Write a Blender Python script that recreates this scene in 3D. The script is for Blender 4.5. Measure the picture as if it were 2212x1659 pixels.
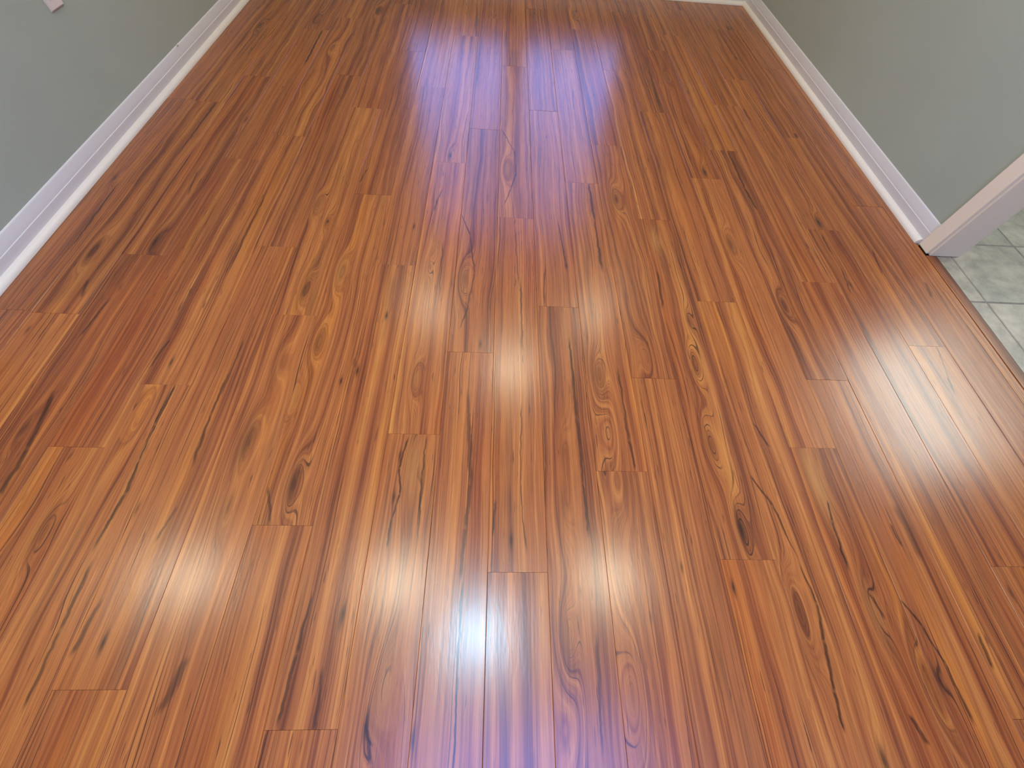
import bpy, bmesh, math, random
from mathutils import Matrix, Vector

scene = bpy.context.scene
for o in list(bpy.data.objects):
    bpy.data.objects.remove(o, do_unlink=True)
COL = scene.collection
random.seed(11)

# ------------------------------------------------------------------ camera
# metres; the camera is 1.00 m above the floor, floor at z = 0, planks run along +Y
cam_data = bpy.data.cameras.new('camera')
cam_data.sensor_fit = 'HORIZONTAL'
cam_data.sensor_width = 36.0
cam_data.lens = 14.227
cam_data.clip_start = 0.02
cam = bpy.data.objects.new('camera', cam_data)
COL.objects.link(cam)
rx = Vector((0.998386, -0.0000723, 0.0567839))
uy = Vector((-0.0285048, 0.8642366, 0.5022774))
fz = Vector((0.0491111, 0.5030855, -0.8628401))
cam.matrix_world = Matrix(((rx.x, uy.x, -fz.x, 0.0), (rx.y, uy.y, -fz.y, 0.0), (rx.z, uy.z, -fz.z, 1.0), (0, 0, 0, 1)))
scene.camera = cam

# ------------------------------------------------------------------ world and exposure
world = bpy.data.worlds.new('sky')
scene.world = world
world.use_nodes = True
bg = world.node_tree.nodes['Background']
SKY = (0.24, 0.37, 1.0)
bg.inputs['Color'].default_value = (*SKY, 1)
bg.inputs['Strength'].default_value = 1.35
scene.view_settings.view_transform = 'Standard'
scene.view_settings.look = 'None'
scene.view_settings.gamma = 1.0
scene.view_settings.use_curve_mapping = False
scene.view_settings.exposure = 2.2
LAMP = (1.0, 0.88, 0.65)
LAMP_POWER = 66.0
KITCHEN_POWER = 6.8
FLASH_POWER = 640.0
GLOW_PANEL_POWER = 3.3

# ------------------------------------------------------------------ helpers
def box(bm, x0, x1, y0, y1, z0, z1):
    vs = [bm.verts.new((x, y, z)) for x in (x0, x1) for y in (y0, y1) for z in (z0, z1)]
    for f in ((0, 1, 3, 2), (4, 6, 7, 5), (0, 4, 5, 1), (2, 3, 7, 6), (0, 2, 6, 4), (1, 5, 7, 3)):
        bm.faces.new([vs[i] for i in f])

def bevel(bm, w, seg=1):
    bmesh.ops.bevel(bm, geom=list(bm.edges), offset=w, segments=seg, affect='EDGES', profile=0.5)

def obj(name, bm, mat, parent=None, loc=(0, 0, 0), smooth=False, kind=None, label=None, cat=None, group=None):
    bmesh.ops.recalc_face_normals(bm, faces=list(bm.faces))
    me = bpy.data.meshes.new(name)
    bm.to_mesh(me)
    bm.free()
    if smooth:
        for p in me.polygons:
            p.use_smooth = True
    if mat:
        me.materials.append(mat)
    o = bpy.data.objects.new(name, me)
    COL.objects.link(o)
    o.location = loc
    if parent:
        o.parent = parent
    if kind:
        o['kind'] = kind
    if label:
        o['label'] = label
    if cat:
        o['category'] = cat
    if group:
        o['group'] = group
    return o

def empty(name, loc=(0, 0, 0), kind=None, label=None, cat=None, group=None):
    o = bpy.data.objects.new(name, None)
    COL.objects.link(o)
    o.location = loc
    if kind:
        o['kind'] = kind
    if label:
        o['label'] = label
    if cat:
        o['category'] = cat
    if group:
        o['group'] = group
    return o

def extrude_profile(bm, pts, a, b, along='y'):
    """closed 2-D outline pts (offset, z) swept from a to b"""
    def P(p, t):
        return (p[0], t, p[1]) if along == 'y' else (t, p[0], p[1])
    A = [bm.verts.new(P(p, a)) for p in pts]
    B = [bm.verts.new(P(p, b)) for p in pts]
    n = len(pts)
    for i in range(n):
        bm.faces.new((A[i], A[(i + 1) % n], B[(i + 1) % n], B[i]))
    bm.faces.new(A)
    bm.faces.new(B[::-1])

def lathe(bm, prof, n=40, cx=0, cy=0):
    rings = []
    for r, z in prof:
        if r < 1e-6:
            rings.append([bm.verts.new((cx, cy, z))])
        else:
            rings.append([bm.verts.new((cx + r * math.cos(2 * math.pi * i / n), cy + r * math.sin(2 * math.pi * i / n), z)) for i in range(n)])
    for a, b in zip(rings[:-1], rings[1:]):
        for i in range(n):
            j = (i + 1) % n
            if len(a) == 1 and len(b) > 1:
                bm.faces.new((a[0], b[i], b[j]))
            elif len(b) == 1 and len(a) > 1:
                bm.faces.new((a[i], a[j], b[0]))
            elif len(a) > 1:
                bm.faces.new((a[i], a[j], b[j], b[i]))

# ------------------------------------------------------------------ node helper
class NT:
    def __init__(self, name):
        self.m = bpy.data.materials.new(name)
        self.m.use_nodes = True
        self.t = self.m.node_tree
        self.b = self.t.nodes['Principled BSDF']
        self.out = self.t.nodes['Material Output']
    def node(self, kind, **kw):
        n = self.t.nodes.new(kind)
        for k, v in kw.items():
            setattr(n, k, v)
        return n
    def put(self, sock, v):
        if hasattr(v, 'is_linked') or isinstance(v, bpy.types.NodeSocket):
            self.t.links.new(v, sock)
        else:
            sock.default_value = v
    def math(self, op, a, b=0.0, c=0.0, clamp=False):
        n = self.node('ShaderNodeMath', operation=op, use_clamp=clamp)
        self.put(n.inputs[0], a)
        self.put(n.inputs[1], b)
        if op == 'MULTIPLY_ADD':
            self.put(n.inputs[2], c)
        return n.outputs[0]
    def vec(self, x, y, z=0.0):
        n = self.node('ShaderNodeCombineXYZ')
        self.put(n.inputs[0], x); self.put(n.inputs[1], y); self.put(n.inputs[2], z)
        return n.outputs[0]
    def sep(self, v):
        n = self.node('ShaderNodeSeparateXYZ')
        self.put(n.inputs[0], v)
        return n.outputs
    def noise(self, v, scale=1.0, detail=2.0, rough=0.5, dim='3D', w=None):
        n = self.node('ShaderNodeTexNoise', noise_dimensions=dim)
        if dim != '1D':
            self.put(n.inputs['Vector'], v)
        if w is not None:
            self.put(n.inputs['W'], w)
        n.inputs['Scale'].default_value = scale
        n.inputs['Detail'].default_value = detail
        n.inputs['Roughness'].default_value = rough
        return n.outputs[0]
    def ramp(self, v, stops, interp='LINEAR'):
        n = self.node('ShaderNodeValToRGB')
        n.color_ramp.interpolation = interp
        e = n.color_ramp.elements
        while len(e) < len(stops):
            e.new(0.5)
        for el, (p, c) in zip(e, stops):
            el.position = p
            el.color = (*c, 1) if len(c) == 3 else c
        self.put(n.inputs[0], v)
        return n.outputs[0]
    def mix(self, f, a, b, mode='MIX'):
        n = self.node('ShaderNodeMix', data_type='RGBA', blend_type=mode)
        self.put(n.inputs[0], f)
        self.put(n.inputs[6], a if not isinstance(a, tuple) else (*a, 1))
        self.put(n.inputs[7], b if not isinstance(b, tuple) else (*b, 1))
        return n.outputs[2]
    def map(self, v, a, b, c=0.0, d=1.0):
        n = self.node('ShaderNodeMapRange', clamp=True)
        self.put(n.inputs[0], v)
        for i, x in enumerate((a, b, c, d)):
            self.put(n.inputs[i + 1], x)
        return n.outputs[0]
    def attr(self, name):
        return self.node('ShaderNodeAttribute', attribute_type='OBJECT', attribute_name=name)
    def bump(self, h, strength, dist):
        n = self.node('ShaderNodeBump')
        n.inputs['Strength'].default_value = strength
        n.inputs['Distance'].default_value = dist
        self.put(n.inputs['Height'], h)
        self.put(self.b.inputs['Normal'], n.outputs[0])

def srgb(r, g, b):
    return tuple(((c / 255) / 12.92 if c <= 10 else ((c / 255 + 0.055) / 1.055) ** 2.4) for c in (r, g, b))

# ------------------------------------------------------------------ materials
NK, NS = 5, 7          # most knots and dark veins a plank can carry

def wood_material(nk, ns):
    T = NT('laminate_wood')
    tc = T.node('ShaderNodeTexCoord').outputs['Object']
    x, y, _ = T.sep(tc)
    seed = T.attr('seed').outputs['Fac']
    tone = T.sep(T.attr('tone').outputs['Vector'])      # value, redness, figure
    sz = T.math('MULTIPLY', seed, 13.7)
    # slow wander of the grain along the board
    wv = T.math('SUBTRACT', T.noise(T.vec(T.math('MULTIPLY', x, 9.0), T.math('MULTIPLY', y, 1.7), sz), 1.0, 2.0), 0.5)
    wv2 = T.math('SUBTRACT', T.noise(T.vec(T.math('MULTIPLY', x, 30.0), T.math('MULTIPLY', y, 7.0), T.math('ADD', sz, 40.0)), 1.0, 1.0), 0.5)
    g = T.math('MULTIPLY_ADD', T.math('MULTIPLY', wv, tone[2]), 0.12, x)
    g = T.math('MULTIPLY_ADD', wv2, 0.0035, g)
    dark = None
    light = None
    shade = None
    for i in range(nk):
        k = T.sep(T.attr('knot_%d' % i).outputs['Vector'])      # x, y, ring strength
        s = T.sep(T.attr('knot_%d_look' % i).outputs['Vector']) # size, dark, light
        dx = T.math('DIVIDE', T.math('SUBTRACT', T.math('MULTIPLY_ADD', wv2, 0.006, x), k[0]), T.math('MULTIPLY', s[0], 0.021))
        dy = T.math('DIVIDE', T.math('SUBTRACT', y, k[1]), T.math('MULTIPLY', s[0], 0.085))
        r2 = T.math('ADD', T.math('MULTIPLY', dx, dx), T.math('MULTIPLY', dy, dy))
        e = T.math('EXPONENT', T.math('MULTIPLY', r2, -1.0))
        g = T.math('MULTIPLY_ADD', e, T.math('MULTIPLY', k[2], 0.062), g)
        sh = T.math('MULTIPLY', T.math('EXPONENT', T.math('MULTIPLY', r2, -1.8)), T.math('MULTIPLY', k[2], 0.62))
        shade = sh if shade is None else T.math('MAXIMUM', shade, sh)
        core = T.math('EXPONENT', T.math('MULTIPLY', r2, -6.0))
        d = T.math('MULTIPLY', core, s[1])
        l = T.math('MULTIPLY', T.math('EXPONENT', T.math('MULTIPLY', r2, -1.6)), s[2])
        dark = d if dark is None else T.math('MAXIMUM', dark, d)
        light = l if light is None else T.math('MAXIMUM', light, l)
    veins = None
    jag = T.math('MULTIPLY', T.math('SUBTRACT', T.noise(T.vec(T.math('MULTIPLY', x, 4.0), T.math('MULTIPLY', y, 24.0), sz), 1.0, 3.0), 0.5), 0.011)
    for i in range(ns):
        k = T.sep(T.attr('vein_%d' % i).outputs['Vector'])      # x, y, half length
        s = T.sep(T.attr('vein_%d_look' % i).outputs['Vector']) # slope, width, strength
        dy = T.math('SUBTRACT', y, k[1])
        cx = T.math('MULTIPLY_ADD', dy, s[0], T.math('ADD', k[0], jag))
        dx = T.math('DIVIDE', T.math('SUBTRACT', x, cx), T.math('MULTIPLY', s[1], T.map(wv2, -0.25, 0.25, 0.45, 1.3)))
        d2 = T.math('MULTIPLY', dx, dx)
        prof = T.math('EXPONENT', T.math('MULTIPLY', T.math('MULTIPLY', d2, d2), -1.0))
        t = T.math('DIVIDE', T.math('ABSOLUTE', dy), k[2])
        fade = T.map(t, 0.85, 1.25, 1.0, 0.0)
        v = T.math('MULTIPLY', T.math('MULTIPLY', prof, fade), s[2])
        veins = v if veins is None else T.math('MAXIMUM', veins, v)
    gs = T.math('MULTIPLY_ADD', seed, 3.3, g)
    # broad colour bands and finer growth lines follow the same contour field
    band = T.noise(None, 34.0, 2.0, 0.5, '1D', gs)
    lines = T.noise(None, 150.0, 3.0, 0.6, '1D', gs)
    along = T.noise(T.vec(T.math('MULTIPLY', x, 26.0), T.math('MULTIPLY', y, 1.3), T.math('ADD', sz, 9.0)), 1.0, 2.0)
    fine = T.noise(T.vec(T.math('MULTIPLY', x, 150.0), T.math('MULTIPLY', y, 2.6), T.math('ADD', sz, 31.0)), 1.0, 3.0, 0.65)
    v = T.math('ADD', T.math('MULTIPLY', band, 0.46), T.math('ADD', T.math('MULTIPLY', lines, 0.34), T.math('MULTIPLY', along, 0.24)))
    v = T.math('MULTIPLY_ADD', fine, 0.26, v)
    v = T.math('ADD', T.math('MULTIPLY_ADD', T.math('SUBTRACT', v, 0.65), 1.06, 0.505), tone[0])
    col = T.ramp(v, [(0.25, (0.095, 0.027, 0.012)), (0.39, (0.212, 0.058, 0.020)), (0.51, (0.325, 0.101, 0.028)),
                     (0.63, (0.425, 0.146, 0.036)), (0.78, (0.52, 0.212, 0.044))])
    red = T.noise(T.vec(T.math('MULTIPLY', x, 14.0), T.math('MULTIPLY', y, 0.9), T.math('ADD', sz, 77.0)), 1.0, 2.0)
    redf = T.math('MULTIPLY', T.map(red, 0.45, 0.75), tone[1])
    col = T.mix(redf, col, T.mix(1.0, col, (0.92, 0.73, 0.64), 'MULTIPLY'))
    yel = T.map(T.noise(T.vec(T.math('MULTIPLY', x, 18.0), T.math('MULTIPLY', y, 1.0), T.math('ADD', sz, 133.0)), 1.0, 2.0), 0.56, 0.78)
    col = T.mix(T.math('MULTIPLY', yel, 0.75), col, T.mix(1.0, col, (1.22, 1.22, 0.72), 'MULTIPLY'))
    if light is not None:
        col = T.mix(T.math('MULTIPLY', light, 0.75), col, (0.56, 0.235, 0.06))
    if shade is not None:
        col = T.mix(T.math('MAXIMUM', shade, 0.0), col, T.mix(1.0, col, (0.52, 0.56, 0.66), 'MULTIPLY'))
    # hairline pores
    pores = T.noise(T.vec(T.math('MULTIPLY', x, 520.0), T.math('MULTIPLY', y, 9.0), sz), 1.0, 2.0, 0.6)
    col = T.mix(0.32, col, T.mix(1.0, col, T.ramp(pores, [(0.3, (0.35, 0.35, 0.35)), (0.7, (1.35, 1.35, 1.35))]), 'MULTIPLY'))
    thin = T.noise(None, 260.0, 1.0, 0.5, '1D', gs)
    breakup = T.noise(T.vec(T.math('MULTIPLY', x, 22.0), T.math('MULTIPLY', y, 3.2), T.math('ADD', sz, 5.0)), 1.0, 2.0)
    hair = T.math('MULTIPLY', T.map(thin, 0.63, 0.71), T.map(breakup, 0.42, 0.58))
    col = T.mix(T.math('MULTIPLY', hair, 0.82), col, (0.040, 0.015, 0.011))
    dash = T.map(T.noise(T.vec(T.math('MULTIPLY', x, 260.0), T.math('MULTIPLY', y, 16.0), T.math('ADD', sz, 61.0)), 1.0, 1.0), 0.68, 0.74)
    col = T.mix(T.math('MULTIPLY', T.math('MULTIPLY', dash, T.map(breakup, 0.42, 0.55)), 0.7), col, (0.050, 0.020, 0.014))
    # natural smoky streaks
    smoke = T.map(T.noise(T.vec(T.math('MULTIPLY', x, 30.0), T.math('MULTIPLY', y, 1.5), T.math('ADD', sz, 210.0)), 1.0, 3.0, 0.6), 0.60, 0.76)
    col = T.mix(T.math('MULTIPLY', smoke, 0.52), col, (0.065, 0.026, 0.017))
    if veins is not None:
        veins = T.math('MULTIPLY', veins, T.map(T.math('ADD', T.math('MULTIPLY', pores, 0.6), T.math('MULTIPLY', lines, 0.4)), 0.34, 0.54, 0.5, 1.0))
        col = T.mix(T.math('MULTIPLY', veins, 0.93), col, (0.026, 0.010, 0.008))
    if dark is not None:
        col = T.mix(T.math('MULTIPLY', dark, 0.9), col, (0.026, 0.011, 0.008))
    T.put(T.b.inputs['Base Color'], col)
    T.put(T.b.inputs['Roughness'], 0.265)
    T.put(T.b.inputs['IOR'], 1.5)
    h = T.math('ADD', T.noise(T.vec(T.math('MULTIPLY', x, 180.0), T.math('MULTIPLY', y, 45.0), sz), 1.0, 2.0), T.math('MULTIPLY', T.noise(T.vec(T.math('MULTIPLY', x, 30.0), T.math('MULTIPLY', y, 9.0), sz), 1.0, 1.0), 2.0))
    T.bump(h, 0.10, 0.0012)
    return T.m

def paint(name, col, rough, nscale=0.0, amp=0.0, bumpd=0.0, spec=0.5):
    T = NT(name)
    tc = T.node('ShaderNodeTexCoord').outputs['Object']
    n = T.noise(tc, nscale or 4.0, 3.0, 0.6)
    c2 = tuple(min(1, c * (1 - amp)) for c in col)
    c3 = tuple(min(1, c * (1 + amp)) for c in col)
    T.put(T.b.inputs['Base Color'], T.ramp(n, [(0.3, c2), (0.7, c3)]))
    T.put(T.b.inputs['Roughness'], rough)
    T.put(T.b.inputs['Specular IOR Level'], spec)
    if bumpd:
        T.bump(T.noise(tc, 420.0, 2.0, 0.6), 0.35, bumpd)
    return T.m

def emitter(name, col, strength):
    T = NT(name)
    T.put(T.b.inputs['Base Color'], (0.8, 0.8, 0.8, 1))
    T.put(T.b.inputs['Emission Color'], (*col, 1))
    T.put(T.b.inputs['Emission Strength'], strength)
    return T.m

def tile_material():
    T = NT('mottled_ceramic_tile')
    tc = T.node('ShaderNodeTexCoord').outputs['Object']
    seed = T.attr('seed').outputs['Fac']
    x, y, z = T.sep(tc)
    p = T.vec(x, y, T.math('MULTIPLY', seed, 9.1))
    a = T.noise(p, 7.0, 5.0, 0.62)
    b = T.noise(p, 22.0, 4.0, 0.65)
    v = T.math('ADD', T.math('MULTIPLY', a, 0.65), T.math('MULTIPLY', b, 0.35))
    col = T.ramp(v, [(0.36, (0.195, 0.175, 0.140)), (0.47, (0.30, 0.263, 0.202)), (0.56, (0.38, 0.330, 0.248)), (0.66, (0.46, 0.405, 0.31))])
    cool = T.map(T.noise(p, 4.0, 3.0), 0.5, 0.7)
    col = T.mix(T.math('MULTIPLY', cool, 0.55), col, T.mix(1.0, col, (0.76, 0.86, 0.92), 'MULTIPLY'))
    T.put(T.b.inputs['Base Color'], col)
    T.put(T.b.inputs['Roughness'], 0.42)
    T.bump(b, 0.12, 0.002)
    return T.m

def glass_material():
    T = NT('window_glass')
    tr = T.node('ShaderNodeBsdfTransparent')
    tr.inputs[0].default_value = (0.93, 0.96, 0.96, 1)
    gl = T.node('ShaderNodeBsdfGlossy')
    gl.inputs['Roughness'].default_value = 0.02
    fr = T.node('ShaderNodeFresnel')
    mx = T.node('ShaderNodeMixShader')
    T.t.links.new(fr.outputs[0], mx.inputs[0])
    T.t.links.new(tr.outputs[0], mx.inputs[1])
    T.t.links.new(gl.outputs[0], mx.inputs[2])
    T.t.links.new(mx.outputs[0], T.out.inputs['Surface'])
    return T.m

WOODS = {}
def wood(nk, ns):
    c = min(c for c in ((0, 0), (2, 2), (NK, NS)) if c[0] >= nk and c[1] >= ns)
    if c not in WOODS:
        WOODS[c] = wood_material(*c)
    return WOODS[c], c

M_UNDER = paint('dark_underlayment', (0.03, 0.018, 0.012), 0.9)
M_WALL = paint('grey_green_wall_paint', (0.385, 0.428, 0.350), 0.75, 2.0, 0.03, 0.0006, 0.3)
M_TRIM = paint('white_trim_paint', (0.67, 0.640, 0.620), 0.42, 3.0, 0.02)
M_SHOE = paint('cream_lit_shoe_paint', (0.76, 0.69, 0.59), 0.42, 3.0, 0.02)  # creamier than the trim, partly for lamplight on its upward face
M_CASING = paint('cream_door_trim_paint', (0.84, 0.73, 0.57), 0.45, 3.0, 0.02)
M_CEIL = paint('ceiling_paint', (0.80, 0.78, 0.75), 0.9, 3.0, 0.02)
M_PLATE = paint('ivory_plastic', (0.74, 0.66, 0.60), 0.35)
M_SLOT = paint('dark_slot', (0.02, 0.02, 0.02), 0.6)
M_SCREW = paint('painted_screw', (0.62, 0.58, 0.54), 0.35)
M_GROUT = paint('grey_grout', (0.21, 0.19, 0.163), 0.9, 40.0, 0.12)
M_TILE = tile_material()
M_GLASS = glass_material()
M_LENS = emitter('frosted_lamp_lens', LAMP, LAMP_POWER)
M_LENS_DIM = emitter('frosted_lamp_lens_dimmed', LAMP, LAMP_POWER * 0.60)
M_LENS_FILL = emitter('added_fill_lens', LAMP, LAMP_POWER * 0.3)
M_DOME = emitter('frosted_dome_glass', LAMP, 21.0)
M_GLOW_PANEL = emitter('added_violet_glow', (0.17, 0.30, 1.0), GLOW_PANEL_POWER)
M_FLASH = emitter('flash_stand_in_lens', (0.42, 0.76, 1.0), FLASH_POWER)
M_TUBE = emitter('fluorescent_diffuser', (0.93, 1.0, 0.92), KITCHEN_POWER)

# ------------------------------------------------------------------ floor: laminate planks
PW, PL, X0 = 0.13613, 1.2144, 0.0019
XL, XR = -1.4754, 1.633           # faces of the shoe mouldings
YB = 3.624
CEIL = 2.44

SEAM_FIX = {7: -0.004, 8: -0.008, 9: -0.011, 10: -0.016, 11: -0.023, 12: -0.026}
def seam_x(k):
    return X0 + k * PW + SEAM_FIX.get(k, 0.0)
# where the end joints of each row fall (one joint; the others follow every plank length)
JOINT = {-10: 0.780, -9: 1.033, -8: 0.368, -7: 0.550, -6: 1.099, -5: 0.805, -4: 0.188, -3: 1.036, -2: 0.422,
         -1: 0.688, 0: 0.092, 1: 0.878, 2: 0.331, 3: 0.616, 4: 0.122, 5: 0.927, 6: 0.407, 7: 0.629, 8: 1.038,
         9: 0.111, 10: 0.770, 11: 0.274, 12: 1.019}

# wood figure read as positions on the floor: knots (x, y, ring strength, size, darkness) and dark veins (x1, y1, x2, y2, width mm, strength)
KNOTS = [
    (-1.427,1.424,0.5,0.8,0.8), (-1.095,1.868,0.3,0.7,0.6), (-0.89,2.595,0.9,1,0.15), (-0.741,3.115,0.8,1,0.4),
    (-1.32,2.806,0.8,1,0.5), (-1.054,2.933,0.8,1,0.1), (-0.322,2.031,0,0.4,0.6), (-0.204,1.685,0.7,0.8,1),
    (0.032,1.609,1,1,0), (0.444,3.255,0.9,0.9,0.1), (0.211,1.869,0,0.4,0.7), (0.889,1.667,0.6,0.9,0.9),
    (1.424,3.223,0.5,0.8,0.8), (1.357,2.812,0.2,0.6,0.8), (0.47,1.448,1,1.15,0.3), (0.887,2.509,0.8,1,-0.2),
    (1.419,2.007,0.4,0.6,0.8), (1.281,1.368,0.7,0.9,0.9), (0.982,0.922,1,0.9,0.2), (1.182,1.223,0,0.4,0.6),
    (1.268,1.035,0.2,0.6,0.8), (-1.141,1.096,0.6,1,0.9), (-1.315,1.043,0.9,1,0.3), (-1.331,0.717,0,0.5,0.7),
    (-0.898,0.623,0,0.5,0.8), (-0.948,0.883,0,0.45,0.5), (-1.159,0.891,0,0.45,0.5), (-0.606,0.911,0.9,1,0.7),
    (-0.611,1.236,0.4,0.7,0.5), (-0.665,1.33,0.8,0.9,0.2), (-0.509,0.994,0.9,1,-0.5), (-0.521,1.265,-0.8,1.5,0),
    (-0.517,0.707,0.8,1,0.3), (-0.478,0.629,0.3,0.7,0.6), (-0.607,0.629,0.7,1.2,0), (-0.3,1.233,0,0.45,0.9),
    (-0.333,0.816,0,0.5,1), (-0.384,0.612,0,0.5,1), (-0.422,0.577,0,0.4,1), (-0.455,1.078,0,0.4,0.7),
    (-0.103,0.987,1,1,0), (-0.038,0.718,0,0.5,1), (-0.224,1.034,0.3,0.6,0.3), (-0.218,0.588,0.8,0.8,0),
    (0.246,1.067,0,0.5,1), (0.877,1.218,1,1,0.35), (0.633,0.84,0.3,0.7,0.5), (0.312,0.619,1,1,0.1),
    (0.474,0.694,-0.9,1.3,0), (0.613,0.669,0.8,0.9,0.1), (0.589,1.217,0.3,1.1,-0.7), (-0.902,0.467,-0.7,1,0),
    (-0.618,0.394,1.2,1.3,0.4), (-0.992,0.167,0.8,1.2,0), (-1.169,0.412,0.4,0.8,0.5), (-0.809,0.222,0,0.5,0.7),
    (-0.61,0.216,0.6,0.9,0.2), (-0.475,0.286,1,1.1,0.7), (-0.529,0.517,-0.6,0.9,0.4), (-0.45,0.341,0.2,0.6,0.6),
    (-0.229,0.362,0,0.5,0.8), (-0.23,0.256,0.1,0.5,0.9), (0.054,0.161,0,0.5,0.9), (-0.195,0.331,0.5,1.3,-0.6),
    (0.327,0.445,-0.9,1.4,0), (0.334,0.305,-1,1.5,0.1), (0.619,0.19,0.8,1,1), (0.596,0.411,0.9,1.2,0),
    (0.192,0.384,0.5,1,0.1), (0.186,0.25,0.5,1.1,0.2), (0.858,0.313,0.5,1.5,-0.9), (1.406,0.609,0,0.5,0.7),
    (-0.759,-0.04,0,0.6,1), (-0.3,0.009,0,0.7,1), (-0.219,-0.175,0.2,0.7,0.9), (-0.129,-0.194,0,0.6,0.8),
    (-0.195,-0.112,0.7,1.2,-0.3), (0.174,-0.051,1,1,0.1), (0.18,-0.144,-0.8,1.3,0.1), (0.307,-0.13,-1,1.5,0.1),
    (0.562,0.063,0,0.5,1), (0.451,0.105,0,0.4,0.8), (0.36,0.004,0,0.4,0.6), (0.699,0.014,1,1,0.1),
    (0.959,-0.109,0.3,0.7,0.9), (0.874,0.007,0.7,1.2,-0.4), (1.231,0.055,0,0.5,0.8), (0.778,-0.236,0.2,0.7,0.9),
    (0.926,-0.119,0.5,1.3,0),
]
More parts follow.
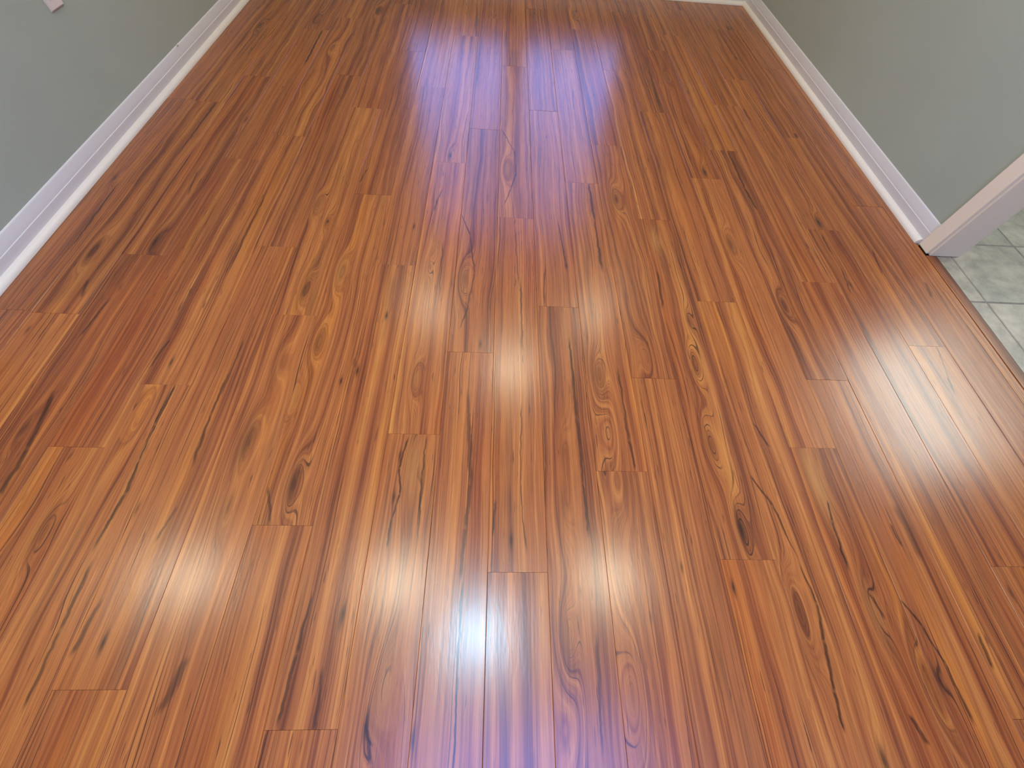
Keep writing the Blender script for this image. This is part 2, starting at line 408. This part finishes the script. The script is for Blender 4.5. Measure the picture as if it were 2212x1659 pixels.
STREAKS = [
    (-1.263,1.987,-1.267,1.608,6,0.8), (-1.399,1.379,-1.388,1.062,6,0.9), (-0.864,1.36,-0.864,1.002,5,0.8),
    (-1.153,1.483,-1.135,1.355,6,0.6), (-0.985,2.779,-0.979,2.41,8,1), (-0.158,3.273,-0.147,2.845,12,0.6),
    (-0.524,1.558,-0.538,1.476,5,0.8), (0.013,1.9,0.065,1.749,4,0.9), (0.065,1.749,0.074,1.588,4,0.9),
    (0.074,1.588,0.053,1.485,4,0.9), (0.053,1.485,0.03,1.391,4,0.9), (0.364,2.308,0.357,2.137,6,0.7),
    (1.04,1.835,1.038,1.567,9,1), (1.038,1.567,1.046,1.438,9,1), (1.228,2.227,1.232,2.131,8,0.7),
    (0.372,1.536,0.372,1.315,8,0.95), (0.372,1.315,0.371,1.07,8,0.95), (0.814,2.766,0.789,2.201,16,0.6),
    (1.267,1.109,1.252,0.999,5,0.9), (1.265,1.293,1.264,1.196,7,0.7), (1.436,1.212,1.417,1.099,8,0.7),
    (1.565,1.059,1.551,0.991,9,0.7), (1.445,0.768,1.407,0.602,6,0.8), (-1.168,0.834,-1.182,0.706,6,0.8),
    (-0.934,0.698,-0.947,0.607,6,0.8), (-0.729,0.693,-0.726,0.535,6,0.9), (-1.265,0.912,-1.252,0.85,7,0.7),
    (-0.218,1.45,-0.236,1.329,5,0.8), (-0.187,1.141,-0.18,0.923,4,0.7), (-0.132,1.307,-0.094,1.2,4,0.9),
    (-0.094,1.2,-0.07,1.013,4,0.9), (-0.07,1.013,-0.084,0.873,4,0.9), (-0.084,0.873,-0.102,0.782,4,0.9),
    (0.086,0.964,0.088,0.71,6,0.9), (0.069,1.231,0.077,1,3,0.7), (0.232,1.292,0.245,1.08,3,0.9),
    (0.171,1.058,0.161,0.891,3,0.8), (0.234,0.738,0.237,0.574,7,1), (0.567,1.05,0.556,0.901,7,0.9),
    (-0.858,0.545,-0.861,0.433,8,1), (-0.861,0.433,-0.856,0.336,8,1), (-0.856,0.336,-0.852,0.256,8,1),
    (-0.852,0.256,-0.862,0.14,8,1), (-0.73,0.594,-0.733,0.465,7,0.9), (-0.733,0.465,-0.728,0.335,7,0.9),
    (-1.151,0.509,-1.129,0.362,10,0.9), (-1.129,0.362,-1.126,0.249,10,0.9), (-0.529,0.27,-0.504,0.195,8,0.8),
    (-0.725,0.223,-0.738,0.154,5,0.8), (-0.216,0.407,-0.228,0.329,3.5,1), (-0.228,0.329,-0.215,0.265,3.5,1),
    (-0.215,0.265,-0.228,0.206,3.5,1), (-0.228,0.206,-0.228,0.145,3.5,1), (-0.168,0.412,-0.169,0.308,3.5,0.9),
    (-0.169,0.308,-0.161,0.159,3.5,0.9), (-0.066,0.542,-0.047,0.293,9,0.75), (-0.047,0.293,-0.053,0.188,9,0.75),
    (-0.053,0.188,-0.058,0.083,9,0.75), (0.017,0.248,0.012,0.175,6,0.8), (0.235,0.636,0.236,0.48,7,0.9),
    (0.236,0.48,0.238,0.298,7,0.9), (0.238,0.298,0.239,0.178,7,0.9), (0.373,0.632,0.372,0.417,7,0.85),
    (0.372,0.417,0.377,0.341,7,0.85), (0.084,0.507,0.078,0.295,3,0.8), (0.078,0.295,0.088,0.147,3,0.8),
    (0.143,0.496,0.138,0.232,4,0.5), (0.739,0.474,0.758,0.411,6,0.9), (0.684,0.323,0.718,0.248,5,0.9),
    (0.718,0.248,0.736,0.132,5,0.9), (0.864,0.259,0.857,0.213,4,1), (0.857,0.213,0.852,0.109,4,1),
    (1.009,0.205,1.012,0.158,7,0.9), (1.045,0.247,1.047,0.134,18,0.5), (-0.851,0.098,-0.851,-0.018,7,0.8),
    (-0.851,-0.018,-0.85,-0.136,7,0.8), (-0.798,0.031,-0.807,-0.056,8,0.8), (-0.589,-0.069,-0.603,-0.147,14,0.7),
    (-0.373,0.041,-0.378,-0.059,7,0.9), (-0.378,-0.059,-0.384,-0.168,7,0.9), (-0.32,-0.091,-0.316,-0.177,8,0.8),
    (-0.219,-0.175,-0.203,-0.224,7,0.9), (-0.18,-0.197,-0.181,-0.233,8,0.8), (-0.054,0.067,-0.054,-0.092,4,0.8),
    (-0.054,-0.092,-0.05,-0.232,4,0.8), (0.237,-0.039,0.228,-0.211,7,0.8), (0.738,0.109,0.747,0.031,6,0.95),
    (0.747,0.031,0.735,-0.041,6,0.95), (0.735,-0.041,0.722,-0.128,6,0.95), (0.722,-0.128,0.715,-0.188,6,0.95),
    (0.952,0.036,0.975,-0.013,5,0.95), (0.975,-0.013,0.989,-0.082,5,0.95), (0.989,-0.082,0.994,-0.177,5,0.95),
    (0.881,0.052,0.892,0.004,7,0.8), (1.098,-0.03,1.095,-0.088,7,0.9), (0.864,-0.17,0.879,-0.211,7,0.9),
]

GLOW_PANEL = (0.25, -0.98)  # invented panel, added to give the violet glow at the floor bottom
CAULK = (-1.4985, 2.30, 0.0845)
CANS = [(-2.19, 0.26, 'round recessed ceiling light past the left wall end, mirrored in the floor at lower left'),
        (-0.665, 0.237, 'round recessed ceiling light left of centre near the camera, mirrored at lower centre'),
        (0.93, 0.275, 'round recessed ceiling light right of centre near the camera, mirrored at lower right'),
        (-0.69, 2.90, 'round recessed ceiling light left of the window end, mirrored on the floor mid left'),
        (1.09, 2.92, 'round recessed ceiling light right of the window end, mirrored on the floor mid right'),
        (-2.19, -2.4, 'added fill light behind the camera at the far left, unseen'),  # the three behind the camera are added for more diffuse light
        (-0.665, -2.4, 'added fill light behind the camera, middle of its row, unseen'),
        (1.30, -1.80, 'added fill light behind the camera at the right, unseen')]
SPOT = (-0.058, -0.091)  # added ceiling lamp that stands in for the phone flash
DOME = (0.168, 2.16)
KLIGHT = (4.22, 1.86)


fl = bmesh.new()
box(fl, -3.2, 1.6905, -3.2, YB + 0.03, -0.05, -0.0092)
FLOOR = obj('floor', fl, M_UNDER, kind='structure', label='glossy red-brown wood laminate floor laid in long planks')

def plank_mesh(w, l, thick=0.0085, b=0.0007):
    bm = bmesh.new()
    hw, hl = w / 2, l / 2
    lo = [bm.verts.new(p) for p in ((-hw, -hl, -thick), (hw, -hl, -thick), (hw, hl, -thick), (-hw, hl, -thick))]
    md = [bm.verts.new(p) for p in ((-hw, -hl, -b), (hw, -hl, -b), (hw, hl, -b), (-hw, hl, -b))]
    e = b * 0.15      # ends are nearly square
    up = [bm.verts.new(p) for p in ((-hw + b, -hl + e, 0), (hw - b, -hl + e, 0), (hw - b, hl - e, 0), (-hw + b, hl - e, 0))]
    bm.faces.new(lo[::-1]); bm.faces.new(up)
    for i in range(4):
        j = (i + 1) % 4
        bm.faces.new((lo[i], lo[j], md[j], md[i]))
        bm.faces.new((md[i], md[j], up[j], up[i]))
    return bm

def add_plank(xa, xb, ya, yb, rng, parent=FLOOR, thick=0.0085, zoff=0.0, arris=0.0007):
    gap = 0.00012
    w, l = xb - xa - 2 * gap, yb - ya - 2 * gap
    cx, cy = (xa + xb) / 2, (ya + yb) / 2
    kn = [k for k in KNOTS if xa <= k[0] < xb and ya <= k[1] < yb]
    big = max([abs(k[2]) for k in kn] + [0])
    kn = sorted(kn, key=lambda k: -abs(k[2]) - abs(k[4]))[:NK]
    st = [s for s in STREAKS if xa <= (s[0] + s[2]) / 2 < xb and ya <= (s[1] + s[3]) / 2 < yb]
    st = sorted(st, key=lambda s: -s[5] * abs(s[1] - s[3]))[:NS]
    mat, (nk, ns) = wood(len(kn), len(st))
    o = obj('plank', plank_mesh(w, l, thick, arris), mat, parent, (cx, cy, zoff))
    o.rotation_euler = (rng.uniform(-1, 1) * 0.0006, rng.uniform(-1, 1) * 0.0013, 0)
    o['seed'] = rng.uniform(0, 10)
    o['tone'] = [rng.uniform(-0.045, 0.045), rng.uniform(0.2, 1.0), 0.2 + 0.3 * rng.random() + (0.2 if big > 0.6 else 0)]
    for i in range(nk):
        X, Y, A, s, d = kn[i] if i < len(kn) else (cx + 5.0, cy + 5.0, 0.0, 1.0, 0.0)
        o['knot_%d' % i] = [X - cx, Y - cy, float(A)]
        o['knot_%d_look' % i] = [float(s), float(max(d, 0.0)), float(max(-d, 0.0))]
    for i in range(ns):
        x1, y1, x2, y2, wd, sg = st[i] if i < len(st) else (cx + 5.0, cy + 5.0, cx + 5.0, cy + 5.02, 2.0, 0.0)
        dy = y2 - y1 if abs(y2 - y1) > 1e-3 else 1e-3
        o['vein_%d' % i] = [(x1 + x2) / 2 - cx, (y1 + y2) / 2 - cy, max(abs(dy) / 2, 0.01)]
        o['vein_%d_look' % i] = [(x2 - x1) / dy, max(wd, 4.0) * 0.001 * 0.62, float(sg)]
    return o

Y_NEAR = -3.15
for k in range(-23, 12):
    xa, xb = seam_x(k), seam_x(k + 1)
    yj = JOINT.get(k, (0.37 * k) % PL)
    n0 = math.floor((Y_NEAR - yj) / PL)
    y = yj + n0 * PL
    idx = 0
    while y < YB + 0.01:
        ya, yb = max(y, Y_NEAR), min(y + PL, YB + 0.014)
        if k < -11:                       # the open space left of the wall end
            yb = min(yb, 0.70)
        a, b = xa, xb
        if k == -11:
            a = xa if yb <= 0.70 else XL - 0.014
        if k == 11:
            pass
        if yb - ya > 0.03 and b - a > 0.02:
            rng = random.Random(k * 131 + idx * 17 + 5)
            add_plank(a, b, ya, yb, rng, arris=0.0022 if k == 11 else (0.0011 if rng.random() < 0.3 else 0.0007))
        idx += 1
        y += PL
# the ripped last row beside the wall and the doorway
for ya, yb in ((Y_NEAR, 1.019 - PL), (1.019 - PL, 1.019), (1.019, 1.019 + PL), (1.019 + PL, YB + 0.014)):
    add_plank(seam_x(12), 1.6432, ya, yb, random.Random(int(ya * 100) + 900))

# doorway threshold strip between the laminate and the tile
th = empty('trim_1', (0, 0, 0), kind='structure', label='narrow wood threshold strip along the tile edge')
bm = bmesh.new()
extrude_profile(bm, [(1.6486, -0.009), (1.6486, -0.0012), (1.6493, -0.0004), (1.660, -0.0003), (1.686, -0.0006), (1.6890, -0.0012), (1.6905, -0.0030), (1.6905, -0.009)], -0.62, 1.2055)
cyc = 0.29
strip = obj('threshold_strip', bm, wood(0, 0)[0], th)
strip['seed'] = 4.2
strip['tone'] = [-0.14, 0.5, 0.2]

# ------------------------------------------------------------------ kitchen floor: ceramic tiles
bm = bmesh.new()
box(bm, 1.6905, 5.5, -3.2, 4.2, -0.05, -0.0065)
KFLOOR = obj('floor', bm, M_GROUT, kind='structure', label='grey mottled square ceramic tile floor beyond the doorway')
TG, TX, TY, GR = 0.308, 1.756, 0.979, 0.0055
proto = {}
def tile(xa, xb, ya, yb, sd):
    w, l = xb - xa - GR, yb - ya - GR
    key = (round(w, 3), round(l, 3))
    if key not in proto:
        bm = bmesh.new()
        box(bm, -w / 2, w / 2, -l / 2, l / 2, -0.012, 0)
        bmesh.ops.bevel(bm, geom=[e for e in bm.edges if all(v.co.z > -0.001 for v in e.verts)], offset=0.0018, segments=1, affect='EDGES')
        o = obj('tile', bm, M_TILE, KFLOOR)
        proto[key] = o
    else:
        o = proto[key].copy()
        COL.objects.link(o)
        o.parent = KFLOOR
    o.location = ((xa + xb) / 2, (ya + yb) / 2, -0.0045)
    o['seed'] = sd
xs = [1.6905] + [TX + TG * i for i in range(0, 12)]
for i in range(len(xs) - 1):
    for j in range(-13, 10):
        ya = TY + TG * j
        if ya < -3.15 or ya + TG > 4.1:
            continue
        tile(xs[i], xs[i + 1], ya, ya + TG, random.Random(i * 77 + j).uniform(0, 10))

# ------------------------------------------------------------------ walls and ceiling
WL, WR, WB = XL - 0.030, XR + 0.030, YB + 0.030      # finished wall faces
T_W = 0.113
LEFT_END = 0.70
DOOR_HEAD, DOOR_NEAR, DOOR_FAR = 2.06, -0.62, 1.2065

bm = bmesh.new()
box(bm, WL - T_W, WL, LEFT_END, WB + T_W, -0.03, CEIL)
obj('wall_left', bm, M_WALL, kind='structure')
bm = bmesh.new()
box(bm, WR, WR + T_W, DOOR_FAR + 0.018, WB + T_W, -0.03, CEIL)
box(bm, WR, WR + T_W, -3.2, DOOR_NEAR - 0.018, -0.03, CEIL)
box(bm, WR, WR + T_W, DOOR_NEAR - 0.018, DOOR_FAR + 0.018, DOOR_HEAD + 0.018, CEIL)
obj('wall_right', bm, M_WALL, kind='structure')
# back wall with a twin window
WX0, WX1, WZ0, WZ1 = -0.74, 0.94, 0.30, 2.05
bm = bmesh.new()
box(bm, WL, WX0, WB, WB + T_W, -0.03, CEIL)
box(bm, WX1, WR, WB, WB + T_W, -0.03, CEIL)
box(bm, WX0, WX1, WB, WB + T_W, -0.03, WZ0)
box(bm, WX0, WX1, WB, WB + T_W, WZ1, CEIL)
obj('wall_back', bm, M_WALL, kind='structure')
# the rest of the open plan, behind and beside the camera
bm = bmesh.new()
box(bm, -3.3, -3.2, -3.2, 0.70 + T_W, -0.03, CEIL)
box(bm, -3.2, WL - T_W, LEFT_END, LEFT_END + T_W, -0.03, CEIL)
obj('wall_far_left', bm, M_WALL, kind='structure')
bm = bmesh.new()
box(bm, -3.3, 5.6, -3.32, -3.2, -0.03, CEIL)
obj('wall_front', bm, M_WALL, kind='structure')
bm = bmesh.new()
box(bm, 5.5, 5.6, -3.2, 4.3, -0.03, CEIL)
box(bm, WR + T_W, 5.5, 4.2, 4.3, -0.03, CEIL)
obj('wall_kitchen', bm, M_WALL, kind='structure')
bm = bmesh.new()
box(bm, -3.3, 5.6, -3.32, 4.3, CEIL, CEIL + 0.08)
obj('ceiling', bm, M_CEIL, kind='structure')

# ------------------------------------------------------------------ baseboards
BASE = [(0.0, -0.004), (0.012, -0.004), (0.012, 0.0462), (0.0116, 0.0474), (0.0098, 0.0482), (0.0097, 0.0505), (0.0090, 0.0560),
        (0.0076, 0.0630), (0.0060, 0.0700), (0.0046, 0.0760), (0.0034, 0.0800), (0.0018, 0.0824), (0.0, 0.0832)]
SHOE = [(0.012, -0.001)] + [(0.012 + 0.018 * math.cos(a), 0.0006 + 0.0185 * math.sin(a)) for a in [math.pi / 2 * i / 8 for i in range(9)]]
def baseboard(name, face, sign, a, b, along, a_shoe=None, b_shoe=None):
    root = empty(name, (0, 0, 0), kind='structure')
    P = [(face + sign * d, z) for d, z in BASE]
    bm = bmesh.new(); extrude_profile(bm, P, a, b, along)
    obj('base_moulding', bm, M_TRIM, root)
    P = [(face + sign * d, z) for d, z in SHOE]
    bm = bmesh.new(); extrude_profile(bm, P, a if a_shoe is None else a_shoe, b if b_shoe is None else b_shoe, along)
    obj('shoe_moulding', bm, M_SHOE, root, smooth=False)
    return root
bl = baseboard('baseboard_left', WL, 1, LEFT_END, WB, 'y')
baseboard('baseboard_right', WR, -1, 1.2655, WB, 'y', a_shoe=1.2735)
baseboard('baseboard_back', WB, -1, WL, WR, 'x')

# ------------------------------------------------------------------ cased opening on the right
door = empty('door_1', (0, 0, 0), kind='structure', label='cream painted cased doorway opening to the tiled room')
def casing(ya, yb, x, sgn, name='casing'):
    bm = bmesh.new()
    lo, hi = min(ya, yb), max(ya, yb)
    box(bm, min(x, x + sgn * 0.018), max(x, x + sgn * 0.018), lo, hi, 0.0018, DOOR_HEAD + 0.006)
    bevel(bm, 0.0035, 3)
    return obj(name, bm, M_CASING, door, smooth=False)
casing(DOOR_FAR + 0.005, DOOR_FAR + 0.060, WR, -1)
casing(DOOR_NEAR - 0.060, DOOR_NEAR - 0.005, WR, -1)
casing(DOOR_FAR + 0.005, DOOR_FAR + 0.060, WR + T_W, 1)
bm = bmesh.new(); box(bm, WR - 0.018, WR, DOOR_NEAR - 0.060, DOOR_FAR + 0.060, DOOR_HEAD + 0.006, DOOR_HEAD + 0.063); bevel(bm, 0.003, 2)
obj('head_casing', bm, M_CASING, door)
for ya, yb in ((DOOR_FAR, DOOR_FAR + 0.018), (DOOR_NEAR - 0.018, DOOR_NEAR)):
    bm = bmesh.new(); box(bm, WR - 0.0015, WR + T_W + 0.0015, ya, yb, -0.002, DOOR_HEAD); bevel(bm, 0.001)
    obj('jamb', bm, M_CASING, door)
bm = bmesh.new(); box(bm, WR, WR + T_W, DOOR_NEAR, DOOR_FAR, DOOR_HEAD, DOOR_HEAD + 0.018)
obj('head_jamb', bm, M_CASING, door)

# ------------------------------------------------------------------ twin window in the back wall
win = empty('window_1', ((WX0 + WX1) / 2, WB, WZ0), kind='structure')
def wobj(name, boxes, mat, bev=0.0, par=win):
    bm = bmesh.new()
    for x0, x1, y0, y1, z0, z1 in boxes:
        box(bm, x0 - (WX0 + WX1) / 2, x1 - (WX0 + WX1) / 2, y0, y1, z0 - WZ0, z1 - WZ0)
    if bev:
        bevel(bm, bev)
    return obj(name, bm, mat, par)
MID = 0.10
wobj('window_frame', [(WX0, WX0 + .03, 0, T_W, WZ0, WZ1), (WX1 - .03, WX1, 0, T_W, WZ0, WZ1), (MID - .04, MID + .04, 0, T_W, WZ0, WZ1),
                      (WX0 + .03, MID - .04, 0, T_W, WZ1 - .03, WZ1), (MID + .04, WX1 - .03, 0, T_W, WZ1 - .03, WZ1),
                      (WX0 + .03, MID - .04, 0, T_W, WZ0, WZ0 + .02), (MID + .04, WX1 - .03, 0, T_W, WZ0, WZ0 + .02)], M_TRIM)
for xa, xb in ((WX0 + .03, MID - .04), (MID + .04, WX1 - .03)):
    zm = (WZ0 + WZ1) / 2
    for z0, z1, yy in ((WZ0 + .02, zm, 0.035), (zm, WZ1 - .03, 0.065)):
        s = wobj('sash', [(xa, xa + .035, yy, yy + .03, z0, z1), (xb - .035, xb, yy, yy + .03, z0, z1), (xa + .035, xb - .035, yy, yy + .03, z0, z0 + .045), (xa + .035, xb - .035, yy, yy + .03, z1 - .035, z1)], M_TRIM)
        w3 = (xb - xa - .07) / 3
        for i in (1, 2):
            c = xa + .035 + w3 * i
            wobj('muntin', [(c - .009, c + .009, yy + .008, yy + .022, z0 + .045, z1 - .035)], M_TRIM, par=s)
        wobj('pane', [(xa + .035, xb - .035, yy + .012, yy + .016, z0 + .045, z1 - .035)], M_GLASS, par=s)
wobj('window_sill', [(WX0 - .06, WX1 + .06, -.045, 0.03, WZ0 - .02, WZ0)], M_TRIM, 0.003)
wobj('apron', [(WX0 - .04, WX1 + .04, -.014, 0.0, WZ0 - .085, WZ0 - .02)], M_TRIM, 0.002)
wobj('window_casing', [(WX0 - .055, WX0, -.016, 0, WZ0, WZ1 + .055), (WX1, WX1 + .055, -.016, 0, WZ0, WZ1 + .055), (WX0, WX1, -.016, 0, WZ1, WZ1 + .055)], M_TRIM)

# ------------------------------------------------------------------ electrical outlet on the left wall (only its lower corner is in view)
OY0, OY1, OZ0, OZ1 = 1.7535, 1.8235, 0.370, 0.485
out = empty('wall_outlet', (WL, (OY0 + OY1) / 2, OZ0), label='white wall outlet plate on the grey-green left wall', cat='outlet')
ow, oh = (OY1 - OY0) / 2, OZ1 - OZ0
bm = bmesh.new(); box(bm, 0.0003, 0.0065, -ow, ow, 0, oh)
bmesh.ops.bevel(bm, geom=[e for e in bm.edges if all(v.co.x > 0.005 for v in e.verts)], offset=0.0035, segments=3, affect='EDGES')
obj('cover_plate', bm, M_PLATE, out)
for zc in (oh / 2 - 0.0195, oh / 2 + 0.0195):
    bm = bmesh.new(); box(bm, 0.006, 0.0078, -0.0165, 0.0165, zc - 0.014, zc + 0.014); bevel(bm, 0.0015, 2)
    r = obj('receptacle', bm, M_PLATE, out)
    for yo in (-0.0065, 0.0065):
        bm = bmesh.new(); box(bm, 0.0074, 0.0080, yo - 0.001, yo + 0.001, zc - 0.002, zc + 0.006)
        obj('slot', bm, M_SLOT, r)
    bm = bmesh.new(); box(bm, 0.0074, 0.0080, -0.0022, 0.0022, zc - 0.0105, zc - 0.006); bevel(bm, 0.0002)
    obj('ground_hole', bm, M_SLOT, r)
bm = bmesh.new(); lathe(bm, [(0, 0.0016), (0.002, 0.0013), (0.0032, 0.0), (0.0, 0.0)], 14)
bmesh.ops.rotate(bm, verts=bm.verts, cent=(0, 0, 0), matrix=Matrix.Rotation(math.pi / 2, 3, 'Y'))
bmesh.ops.translate(bm, verts=bm.verts, vec=(0.0062, 0, oh / 2))
obj('screw', bm, M_SCREW, out)

# little lump of dried caulk on top of the left baseboard
bm = bmesh.new(); bmesh.ops.create_icosphere(bm, subdivisions=2, radius=0.005)
for v in bm.verts:
    v.co.x *= 0.6; v.co.y *= 1.3; v.co.z *= 0.8
obj('caulk_lump', bm, M_TRIM, bl, CAULK, smooth=True)

# ------------------------------------------------------------------ ceiling lights whose glow mirrors in the floor, and added unseen lamps
def can_light(x, y, label, lens=M_LENS, s=1.0):
    t = empty('ceiling_light', (x, y, CEIL), label=label, cat='ceiling light', group='round recessed ceiling lights')
    bm = bmesh.new()
    lathe(bm, [(r * s, z) for r, z in [(0.074, -0.001), (0.074, -0.008), (0.080, -0.010), (0.092, -0.007), (0.098, -0.0005), (0.074, -0.0005)]], 40)
    obj('trim_ring', bm, M_TRIM, t, smooth=True)
    bm = bmesh.new()
    lathe(bm, [(r * s, z) for r, z in [(0.0735, -0.003), (0.06, -0.005), (0.03, -0.0065), (0.0, -0.007)]], 40)
    obj('lamp_lens', bm, lens, t, smooth=True)
for x, y, lb in CANS:
    can_light(x, y, lb, M_LENS_DIM if y > 2 else (M_LENS_FILL if y < -1  else M_LENS))
can_light(*SPOT, 'small cool ceiling lamp added in place of the phone flash, the bluish-white spark on the floor', M_FLASH, 0.45)
d = empty('ceiling_light', (DOME[0], DOME[1], CEIL), label='flush dome ceiling light in the room centre, a faint mirrored glow midway on the floor', cat='ceiling light')
bm = bmesh.new(); lathe(bm, [(0.0, -0.001), (0.135, -0.001), (0.14, -0.012), (0.135, -0.026), (0.12, -0.028), (0.0, -0.028)], 40)
obj('canopy', bm, M_TRIM, d, smooth=False)
bm = bmesh.new(); lathe(bm, [(0.118, -0.029), (0.112, -0.05), (0.09, -0.072), (0.05, -0.086), (0.0, -0.09)], 40)
obj('glass_shade', bm, M_DOME, d, smooth=True)
bm = bmesh.new(); lathe(bm, [(0.0, -0.09), (0.008, -0.091), (0.009, -0.098), (0.0, -0.106)], 16)
obj('finial', bm, M_SCREW, d, smooth=True)

p = empty('ceiling_light', (*GLOW_PANEL, CEIL), label='added cool glow panel behind the camera, invented source of the violet glow at the floor bottom', cat='ceiling light')
bm = bmesh.new()
for a in ((-.84, -.80, -.44, .44), (.80, .84, -.44, .44), (-.80, .80, -.44, -.40), (-.80, .80, .40, .44)):
    box(bm, *a, -0.03, -0.001)
obj('added_panel_frame', bm, M_TRIM, p)
bm = bmesh.new(); box(bm, -.80, .80, -.40, .40, -0.022, -0.004)
obj('diffuser', bm, M_GLOW_PANEL, p)

kx, ky = KLIGHT
k = empty('ceiling_light', (kx, ky, CEIL), label='long fluorescent ceiling light in the tiled room, mirrored pale on the right of the floor', cat='ceiling light')
bm = bmesh.new(); box(bm, -0.24, 0.24, -0.72, 0.72, -0.03, -0.001); bevel(bm, 0.004)
obj('housing', bm, M_TRIM, k)
bm = bmesh.new(); box(bm, -0.22, 0.22, -0.69, 0.69, -0.085, -0.0305); bevel(bm, 0.02, 3)
obj('diffuser', bm, M_TUBE, k)
for s in (-1, 1):
    bm = bmesh.new(); box(bm, -0.23, 0.23, s * 0.705 - 0.012, s * 0.705 + 0.012, -0.09, -0.0305); bevel(bm, 0.004)
    obj('end_cap', bm, M_TRIM, k)
